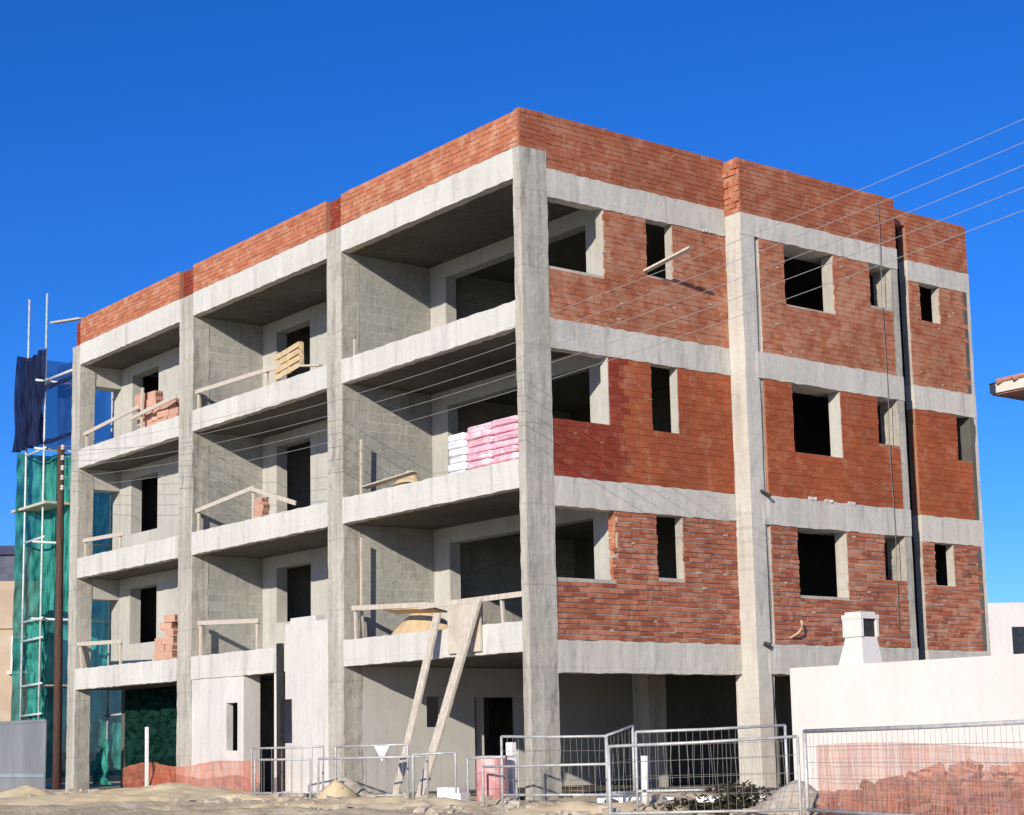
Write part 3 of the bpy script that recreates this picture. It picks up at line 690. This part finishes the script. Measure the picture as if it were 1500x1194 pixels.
# ------------------------------------------------------------------ neighbours
H = thing('white_house', 'low white flat-roofed house in front of the right side of the block', 'house', (8, 8, .5))
MB().box(2.86, 22, 3.7, 13, .2, 2.70).build('wall', M_WHITE, H)
MB().box(2.86, 22, 3.7, 3.9, 2.70, 2.885).build('parapet', M_WHITE, H)
MB().box(2.86, 3.06, 3.9, 13, 2.70, 2.885).build('parapet', M_WHITE, H)
ch = MB(); ch.quadbox([(2.86, 4.9, 2.69), (3.56, 4.9, 2.69), (3.56, 5.5, 2.69), (2.86, 5.5, 2.69), (3.07, 5.0, 3.45), (3.46, 5.0, 3.45), (3.46, 5.42, 3.45), (3.07, 5.42, 3.45)])
ch.box(3.04, 3.10, 4.97, 5.45, 3.452, 3.78); ch.box(3.102, 3.49, 4.97, 5.03, 3.452, 3.78); ch.box(3.102, 3.49, 5.39, 5.45, 3.452, 3.78)
ch.box(3.03, 3.50, 4.96, 5.46, 3.782, 3.86); ch.box(3.08, 3.44, 5.0, 5.42, 3.862, 3.91)
co = ch.build('chimney', M_WHITE, H)
MB().box(3.40, 3.44, 5.032, 5.388, 3.453, 3.78).build('flue_opening', M_DARK, co)
H = thing('white_house', 'far white house with a dark window beyond the right end of the block', 'house', (-31, 56, .5))
K_ = 1.55; fw0 = CAM.xy + (Vector((-12.75, 30.3)) - CAM.xy) * K_; fw1 = fw0 + Vector((4.25, 5.9)); 
dv = (fw1 - fw0).normalized(); nv_ = Vector((-dv.y, dv.x))
def obox(m, a, b, t0, t1, z0, z1):
    p = [fw0 + dv * a - nv_ * t0, fw0 + dv * b - nv_ * t0, fw0 + dv * b - nv_ * t1, fw0 + dv * a - nv_ * t1]
    m.quadbox([(q.x, q.y, z0) for q in p] + [(q.x, q.y, z1) for q in p])
zf = lambda z: CAM.z + (z - CAM.z) * K_
m = MB(); obox(m, 0, 11, -8, 0, .3, zf(6.12)); m.build('wall', M_WHIT2, H)
m = MB(); obox(m, .95 * K_, 2.3 * K_, -.02, .03, zf(4.34), zf(5.28)); w_ = m.build('window', M_GLASS, H)
m = MB(); obox(m, 1.62 * K_, 1.69 * K_, .032, .06, zf(4.34), zf(5.28)); m.build('frame', M_SLATE, w_)
m = MB(); obox(m, .8 * K_, 2.4 * K_, .02, .08, zf(4.26), zf(4.34) - .004); m.build('sill', M_WHIT2, w_)
H = thing('tiled_house', 'white house with red tiled roof whose eave pokes in from the right edge', 'house', (4, 21, .5))
MB().box(-.9, 9, 18.4, 26, .3, 10.2).build('wall', M_WHITE, H)
rf = MB()
rf.box(-2.35, 10, 17.3, 27, 10.26, 10.30)
rf.quadbox([(-2.42, 17.2, 10.56), (10.1, 17.2, 10.56), (10.1, 27.1, 10.56), (-2.42, 27.1, 10.56), (3.3, 22, 11.9), (4.4, 22, 11.9), (4.4, 22.4, 11.9), (3.3, 22.4, 11.9)])
ro_ = rf.build('roof', M_TILE, H)
MB().box(-2.38, 10.05, 17.24, 27.05, 10.302, 10.55).build('fascia', M_WHITE, ro_)
for k in range(24):
    MB().tube([(-2.1 + k * .5, 17.15, 10.57), (-2.1 + k * .5 + (3.8 - (-2.1 + k * .5)) * .5, 19.6, 11.25)], .07, 6).build('tile_row', M_TILE, ro_)
H = thing('beige_house', 'beige rendered house with a dark upper storey at the far left edge', 'house', (-45, 9, .5))
q0 = Vector((-44.2, 5.4)); q1 = Vector((-42.35, 8.45)); dv2 = (q1 - q0).normalized(); nn = Vector((dv2.y, -dv2.x))
def pbox(m, a, b, t0, t1, z0, z1):
    p = [q1 - dv2 * b + nn * t1, q1 - dv2 * a + nn * t1, q1 - dv2 * a + nn * t0, q1 - dv2 * b + nn * t0]
    m.quadbox([(q.x, q.y, z0) for q in p] + [(q.x, q.y, z1) for q in p])
m = MB(); pbox(m, 0, 9, -7, 0, .3, 8.52); m.build('wall', M_BEIGE, H)
m = MB(); pbox(m, 0, .3, 0.02, .12, .3, 8.50); m.build('corner_trim', M_BEIGE, H)
m = MB(); pbox(m, .25, 9, -6, -.3, 8.525, 9.62); m.build('upper_storey', M_SLATE, H)
m = MB(); pbox(m, .15, 9, -6.3, -.15, 9.622, 9.98); m.build('roof', M_NAVY, H)
m = MB(); pbox(m, .33, .68, -.28, -.04, 8.525, 9.9); m.build('pillar', M_HOARL, H)
m = MB(); pbox(m, .33, .95, 0.005, .05, 4.93, 6.2); w_ = m.build('window', M_GLASS, H)
for (a, b, z0, z1) in ((.25, .33, 4.9, 6.3), (.60, .68, 4.93, 6.2), (.33, .95, 6.2, 6.3), (.95, 1.03, 4.9, 6.3)):
    m = MB(); pbox(m, a, b, .052, .09, z0, z1); m.build('frame', M_FRAME, w_)
m = MB(); pbox(m, .15, 1.15, .052, .22, 4.78, 4.9); m.build('sill', M_FRAME, w_)
m = MB(); pbox(m, -.02, 9, .0, .1, 6.6, 6.72); m.build('string_course', M_BEIGE, H)
# hoarding
def hoard(label, a, b, z0, z1, mat):
    A = Vector(a); B_ = Vector(b); d = (B_ - A).normalized(); n_ = Vector((d.y, -d.x))
    T = thing('hoarding_panel', label, 'hoarding', (A.x, A.y, z0), 'site hoarding panels')
    L = (B_ - A).length
    def bx(m, s0, s1, t0, t1, za, zb):
        p = [A + d * s0 + n_ * t0, A + d * s1 + n_ * t0, A + d * s1 + n_ * t1, A + d * s0 + n_ * t1]
        m.quadbox([(q.x, q.y, za) for q in p] + [(q.x, q.y, zb) for q in p])
    m = MB(); bx(m, 0, L, 0, .03, z0, z1); m.build('sheet', mat, T)
    m = MB(); bx(m, -.04, .05, -.02, .06, z0 - .1, z1 + .03); m.build('post', M_HOARL, T)
    m = MB(); bx(m, .052, L, .032, .06, z0 + .62, z0 + .72); m.build('rail', M_HOARL, T)
    m = MB(); bx(m, .052, L, .032, .05, z1 - .06, z1 + .02); m.build('rail', mat, T)
hoard('grey metal hoarding panel beside the brown pole', (-24.05, -.42), (-20.80, -.30), .35, 2.52, M_HOARD)
hoard('paler metal hoarding panel at the bottom left edge', (-27.6, -.56), (-24.12, -.43), .30, 2.50, M_HOARL)

# ------------------------------------------------------------------ fences and barriers
def lerp(a, b, t): return Vector(a) + (Vector(b) - Vector(a)) * t
def mesh_fence(label, a, b, za, zb, ha, hb, legs=.35, group='steel mesh fence panels', dx=.11, dz=.22, mat=None, tr=.022):
    """a framed mesh panel from ground point a to b; za/zb = bottom rail, ha/hb = top rail heights at the ends"""
    mat = mat or M_GALV
    A0, B0, A1, B1 = (Vector((*a, za)), Vector((*b, zb)), Vector((*a, ha)), Vector((*b, hb)))
    T = thing('mesh_fence', label, 'mesh fence', (a[0], a[1], za - legs), group)
    for p0, p1 in ((A0, A1), (B0, B1)):
        MB().tube([p0 - Vector((0, 0, legs)), p1], tr, 8).build('post', mat, T, smooth=True)
    MB().tube([A1, lerp(A1, B1, .5) - Vector((0, 0, .01)), B1], tr, 8).build('top_rail', mat, T, smooth=True)
    MB().tube([A0, B0], tr, 8).build('bottom_rail', mat, T, smooth=True)
    L = (B0 - A0).length; n = max(3, int(L / dx)); m = MB()
    for k in range(1, n):
        t = k / n; bend = .02 * math.sin(k * 2.1)
        m.tube([lerp(A0, B0, t), lerp(lerp(A0, B0, t), lerp(A1, B1, t), .5) + Vector((bend, bend, 0)), lerp(A1, B1, t)], .0032, 4)
    nz = max(2, int((ha - za) / dz))
    for k in range(1, nz):
        t = k / nz; m.tube([lerp(A0, A1, t), lerp(B0, B1, t)], .0032, 4)
    m.build('wire_mesh', M_WIRE, T)
    return T
def barrier(label, a, b, za, zb, h, group='tubular crowd barriers', mat=None):
    mat = mat or M_GALV
    T = thing('crowd_barrier', label, 'barrier', (a[0], a[1], za), group)
    A, B_ = Vector((*a, za)), Vector((*b, zb)); up = Vector((0, 0, h)); d = (B_ - A).normalized()
    for p in (A, B_): MB().tube([p, p + up * .96, p + up], .021, 8).build('post', mat, T, smooth=True)
    MB().tube([A + up, B_ + up], .021, 8).build('top_rail', mat, T, smooth=True)
    MB().tube([A + up * .18, B_ + up * .18], .016, 8).build('bottom_rail', mat, T, smooth=True)
    m = MB(); L = (B_ - A).length; n = int(L / .24)
    for k in range(1, n): p = lerp(A, B_, k / n); m.tube([p + up * .18, p + up], .005, 4)
    m.build('infill_bar', M_WIRE, T)
    nrm = Vector((-d.y, d.x, 0)) * .25
    for p in (A, B_): MB().bar(p - nrm + Vector((0, 0, .02)), p + nrm + Vector((0, 0, .02)), .05, .012).build('foot', mat, T)
mesh_fence('long mesh fence panel standing furthest right before the white house', (7.3, -.82), (12.6, -1.94), .62, .55, 1.73, 1.79, tr=.03)
mesh_fence('nearest mesh fence panel overlapping the panel in front of the second column', (5.17, -2.70), (7.22, -.88), .60, .62, 1.57, 1.66)
mesh_fence('upright mesh fence panel in front of the second column of the right side', (4.28, -1.36), (5.52, .68), .87, .86, 1.78, 1.84, .3)
mesh_fence('mesh fence panel crossing the foot of the corner column', (1.00, -1.47), (2.86, -.74), .78, .78, 1.76, 1.73, .2)
mesh_fence('short mesh fence panel turned away to the right of the corner column', (2.88, -.74), (2.63, .06), .80, .80, 1.74, 1.90, .2)
barrier('low barrier slanting down to the right across the corner column', (1.10, -1.95), (3.60, -1.36), .42, .45, .84)
barrier('left tubular barrier before the ground-floor doorway', (-6.49, -2.05), (-4.74, -1.46), .56, .57, 1.08)
barrier('front tubular barrier lower than the one before the doorway', (-5.6, -2.48), (-4.08, -2.15), .46, .46, .96)
barrier('tubular barrier carrying the white triangular plate', (-3.73, -1.8), (-2.05, -1.3), .52, .54, 1.12)
barrier('tubular barrier at the feet of the leaning planks', (-3.1, -2.58), (-1.08, -1.55), .45, .46, .98)
barrier('short tubular barrier just left of the red drum', (-.95, -1.95), (-.32, -1.48), .45, .47, 1.03)
barrier('tubular barrier in front of the red drum', (.20, -1.60), (1.05, -1.2), .48, .50, .92)
# concrete foot block of the right fence
# white triangle hung on a barrier
m = MB(); m.v = [(-2.62, -1.66, 1.64), (-2.28, -1.56, 1.64), (-2.45, -1.61, 1.36), (-2.62, -1.64, 1.64), (-2.28, -1.54, 1.64), (-2.45, -1.59, 1.36)]
m.f = [(0, 1, 2), (5, 4, 3), (0, 3, 4, 1), (1, 4, 5, 2), (2, 5, 3, 0)]; m.mi = [0] * 5
o = m.build('triangle_plate', M_WPL, base=(-2.45, -1.6, 1.36)); tag(o, 'small white downward triangle hanging from a barrier rail', 'plate')
# orange safety netting
net('safety_net', lambda u, v: (-15.6 + 7.4 * u, -.45 - .55 * u + folds(u * 6, v * 2, .08), .62 + .60 * v * (1 + .35 * u + .10 * math.sin(11 * u)) + .05 * math.sin(7 * u)), 90, 14, M_ONE2, 'orange-red safety netting slung low before the left ground-floor bays', (7.4, .6), (-12, -.7, .6))
net('safety_net', lambda u, v: (7.45 + 5.4 * u, -.72 - 1.16 * u + folds(u * 5, v * 2, .04), .52 + .98 * v + .06 * math.sin(4.3 * u + .6) * v), 80, 20, M_ONET, 'orange safety netting tied along the right mesh fence', (5.4, 1.0), (10, -1.3, .5))
# red panels behind the left netting
for k, (x0, x1, zt) in enumerate(((-15.2, -14.35, 1.13), (-14.3, -13.85, 1.08))):
    o = MB().box(x0, x1, .05 + .2 * k, .12 + .2 * k, .55, zt).build('red_panel', simple('faded_red_sheet', (.30, .045, .035), (.20, .03, .025), 4, .6), base=(x0, .1, .55))
    tag(o, ['wide low dark red panel standing in the left ground-floor bay', 'narrow low dark red panel beside the first-bay column'][k], 'panel')

# ------------------------------------------------------------------ things on the ground
T = thing('oil_drum', 'faded red steel drum standing behind the barriers near the corner column', 'drum', (-.40, -.62, .60))
MB().lathe((-.40, -.62, .56), [(.28, 0), (.285, .02), (.28, .04), (.28, .28), (.292, .30), (.28, .32), (.28, .56), (.292, .58), (.28, .60), (.28, .83), (.29, .85), (.285, .87)], 28).build('body', M_BARR, T, smooth=False)
MB().lathe((-.40, -.62, 1.432), [(.262, -.01), (.262, .0)], 28).build('lid', M_RUST, T)
o = MB().box(-.60, -.40, -.14, -.06, .55, 1.66).build('white_upright_board', M_WPL, base=(-.5, -.1, .55)); tag(o, 'white upright board showing over the right rim of the red drum', 'board')
o = MB().tube([(3.50, -.5, .6), (3.52, -.5, 1.40)], .06, 10).build('marker_post', M_WPL, base=(3.5, -.5, .6), smooth=True); tag(o, 'short white marker post behind the upright mesh panel', 'post')
for (x, y, rz, w, h_, lb) in ((2.3, .1, .2, .9, .14, 'long white foam slab lying right of the corner column'), (2.9, .35, .5, .7, .10, 'thin white slab lying past the foam slab by the ground-floor opening'), (4.05, 1.0, .85, 1.3, .10, 'long pale kerb stone lying under the upright mesh panel'), (-.75, -1.25, .4, .45, .22, 'white lump of plaster left of the red drum'), (-.15, -1.55, .3, .3, .16, 'small white lump in front of the red drum')):
    z = gz(x, y); m = MB().rough(-w / 2, w / 2, -.14, .14, -.03, h_, .15, .012); o = m.build('white_block', M_WPL); o.location = (x, y, z); o.rotation_euler = (0, 0, rz); tag(o, lb, 'block')
heap('sand_heap', -8.2, -3.1, 3.5, 1.7, gz, .34, M_SAND, 'long low yellow sand heap in front of the left bays', rot=.1, n=34)
heap('sand_heap', -13.4, -3.9, 1.1, .8, gz, .26, M_SAND, 'small yellow sand heap at the foot of the hoarding', rot=.2)
heap('sand_heap', -2.95, -2.3, .50, .42, gz, .38, M_SAND, 'small pointed sand heap in front of the column beside the barriers')
heap('ground_shade_heap', -11.9, -2.9, .9, .6, gz, .16, simple('ground_shade_brown', (.075, .045, .035), (.04, .024, .02), 6, .95, 0, .8), 'low dark heap standing in for ground shadow between the two left sand heaps')  # dark brown heap added in place of shadow on the ground
heap('sand_bank', -.4, -2.9, 2.6, .9, gz, .16, M_SAND, 'long low sand bank along the near side of the barriers', rot=.62, n=34)
heap('sand_bank', -8.6, -5.6, 4.6, 1.1, gz, .20, M_SAND, 'long flat yellow sand bank along the bottom left edge of the site', rot=.8, n=36)
heap('sand_bank', 3.6, -1.7, 2.2, .7, gz, .14, M_SAND, 'low sand bank under the nearest mesh fence panel', rot=.9, n=30)
heap('spoil_heap', -5.0, -.9, .9, .5, gz, .42, M_STONE, 'grey rubble heap under the dark steel post')
heap('spoil_heap', 6.2, .1, .8, .7, gz, .42, M_STONE, 'pale grey rubble heap at the left end of the long right fence')
heap('brick_spoil', 9.6, .9, 3.4, 1.5, gz, .60, simple('brick_dust', (.64, .45, .36), (.50, .30, .23), 5, .95, 0, .9, tri=(.66, .56, .46)), 'broad heap of red brick rubble behind the right fence', rot=-.15)
lab = 'loose red brick lying on the broad rubble heap behind the right fence'
for k in range(150):
    a = R.uniform(0, 2 * math.pi); r = math.sqrt(R.random()) * .96
    x, y = 9.6 + 3.3 * r * math.cos(a), .6 + 1.4 * r * math.sin(a)
    z = gz(x, y) + .06 + .60 * max(0, 1 - r ** 1.3) * (.95 + .2 * R.random())
    brick(x, y, z, R.uniform(0, 3.1), lab, 'loose bricks on the rubble heap', (R.uniform(-.5, .5), R.uniform(-.5, .5)), R.choice((.9, 1, 1.2, 1.5)))
lab = 'red brick in the row leaning on the near side of the rubble heap'
for k in range(9):
    brick(7.75 + k * .16, -.28 + .03 * k, gz(7.9, -.3) + .12 + .02 * k, .9, lab, 'bricks leaning in a row', (0, -.65), 1.5)
# scattered stones: uncountable
m = MB()
for k in range(900):
    x = R.uniform(-19, 7); y = R.uniform(-4.2, 1.0) if x > 0 else R.uniform(-4.2, -.1)
    s_ = R.choice((.03, .04, .05, .07, .11)) * R.uniform(.6, 1.3); z = gz(x, y)
    p = [(x + s_ * dx * R.uniform(.5, 1), y + s_ * dy * R.uniform(.5, 1), z - .02 + (s_ * R.uniform(.5, 1.1) if dz else 0)) for dz in (0, 1) for dx, dy in ((-1, -1), (1, -1), (1, 1), (-1, 1))]
    m.quadbox(p)
o = m.build('gravel', M_STONE); o['kind'] = 'stuff'; o['label'] = 'scattered stones and lumps over the site ground'; o['category'] = 'gravel'
# dry weeds
def weed(cx, cy, w, h, n, label):
    m = MB()
    for k in range(n):
        x = cx + R.gauss(0, w * .33); y = cy + R.gauss(0, w * .33); z = gz(x, y) + R.random() ** 1.6 * h
        s_ = R.uniform(.03, .07); a = R.uniform(0, 6.3); b = R.uniform(-.7, .7)
        d = Vector((math.cos(a) * math.cos(b), math.sin(a) * math.cos(b), math.sin(b))) * s_; e = Vector((-math.sin(a), math.cos(a), .6)) * s_ * .5
        p = Vector((x, y, z)); q = len(m.v); m.v += [tuple(p - d), tuple(p + e), tuple(p + d), tuple(p - e)]; m.f.append((q, q + 1, q + 2, q + 3)); m.mi.append(0)
    T = thing('weed_clump', label, 'weed', (cx, cy, gz(cx, cy)))
    m.build('foliage', M_WEED, T)
    s2 = MB()
    for k in range(12):
        a = R.uniform(0, 6.3); s2.tube([(cx, cy, gz(cx, cy) - .02), (cx + math.cos(a) * w * .4, cy + math.sin(a) * w * .4, gz(cx, cy) + h * .8)], .006, 4)
    s2.build('stem', M_WEED, T)
weed(5.35, -.35, .75, .38, 900, 'larger dark dry weed clump under the upright mesh panel')
weed(4.75, -.75, .6, .16, 500, 'low flat dark weed clump left of the larger one')

# ------------------------------------------------------------------ camera, light, world
cam = bpy.data.cameras.new('camera'); co_ = bpy.data.objects.new('camera', cam); COL.objects.link(co_)
r2 = Vector((0.6129642891133857, 0.7898626150824384, -0.01979468531837884)); dn = Vector((-0.1263485668930222, 0.07325923528875206, -0.9892770714461075)); fw = Vector((-0.7799428311843127, 0.6088925469572108, 0.14470330453780106))
mw = Matrix((r2, -dn, -fw)).transposed().to_4x4(); mw.translation = CAM
co_.matrix_world = mw
cam.sensor_width = 36; cam.lens = 2545.6 / 1500 * 36; cam.shift_x = .00413; cam.shift_y = .0794
cam.clip_start = .1; cam.clip_end = 6000
SC.camera = co_
sd = Vector((1, -1.74, .68)).normalized()
sun = bpy.data.lights.new('sun', 'SUN'); so = bpy.data.objects.new('sun', sun); COL.objects.link(so)
sun.energy = 5.0; sun.angle = rad(.5); sun.color = (1, .925, .80)
so.rotation_euler = sd.to_track_quat('Z', 'Y').to_euler(); so.location = (30, -40, 30)
w = bpy.data.worlds.new('World'); SC.world = w; w.use_nodes = True
nt = w.node_tree; bg = nt.nodes['Background']
sky = nt.nodes.new('ShaderNodeTexSky'); sky.sky_type = 'NISHITA'; sky.sun_disc = False
sky.sun_elevation = math.asin(sd.z); sky.sun_rotation = math.atan2(sd.x, sd.y)
sky.air_density = 1.108; sky.dust_density = 1.0; sky.ozone_density = 8.67; sky.altitude = 1870
hs = nt.nodes.new('ShaderNodeHueSaturation'); hs.inputs['Hue'].default_value = .512; hs.inputs['Saturation'].default_value = 1.109; hs.inputs['Value'].default_value = 1.125
nt.links.new(sky.outputs[0], hs.inputs['Color']); nt.links.new(hs.outputs[0], bg.inputs[0]); bg.inputs[1].default_value = .13
vs = SC.view_settings; vs.view_transform = 'Standard'; vs.look = 'None'; vs.exposure = 0.10; vs.gamma = 1
for o in bpy.data.objects:
    if '_base' in o: del o['_base']
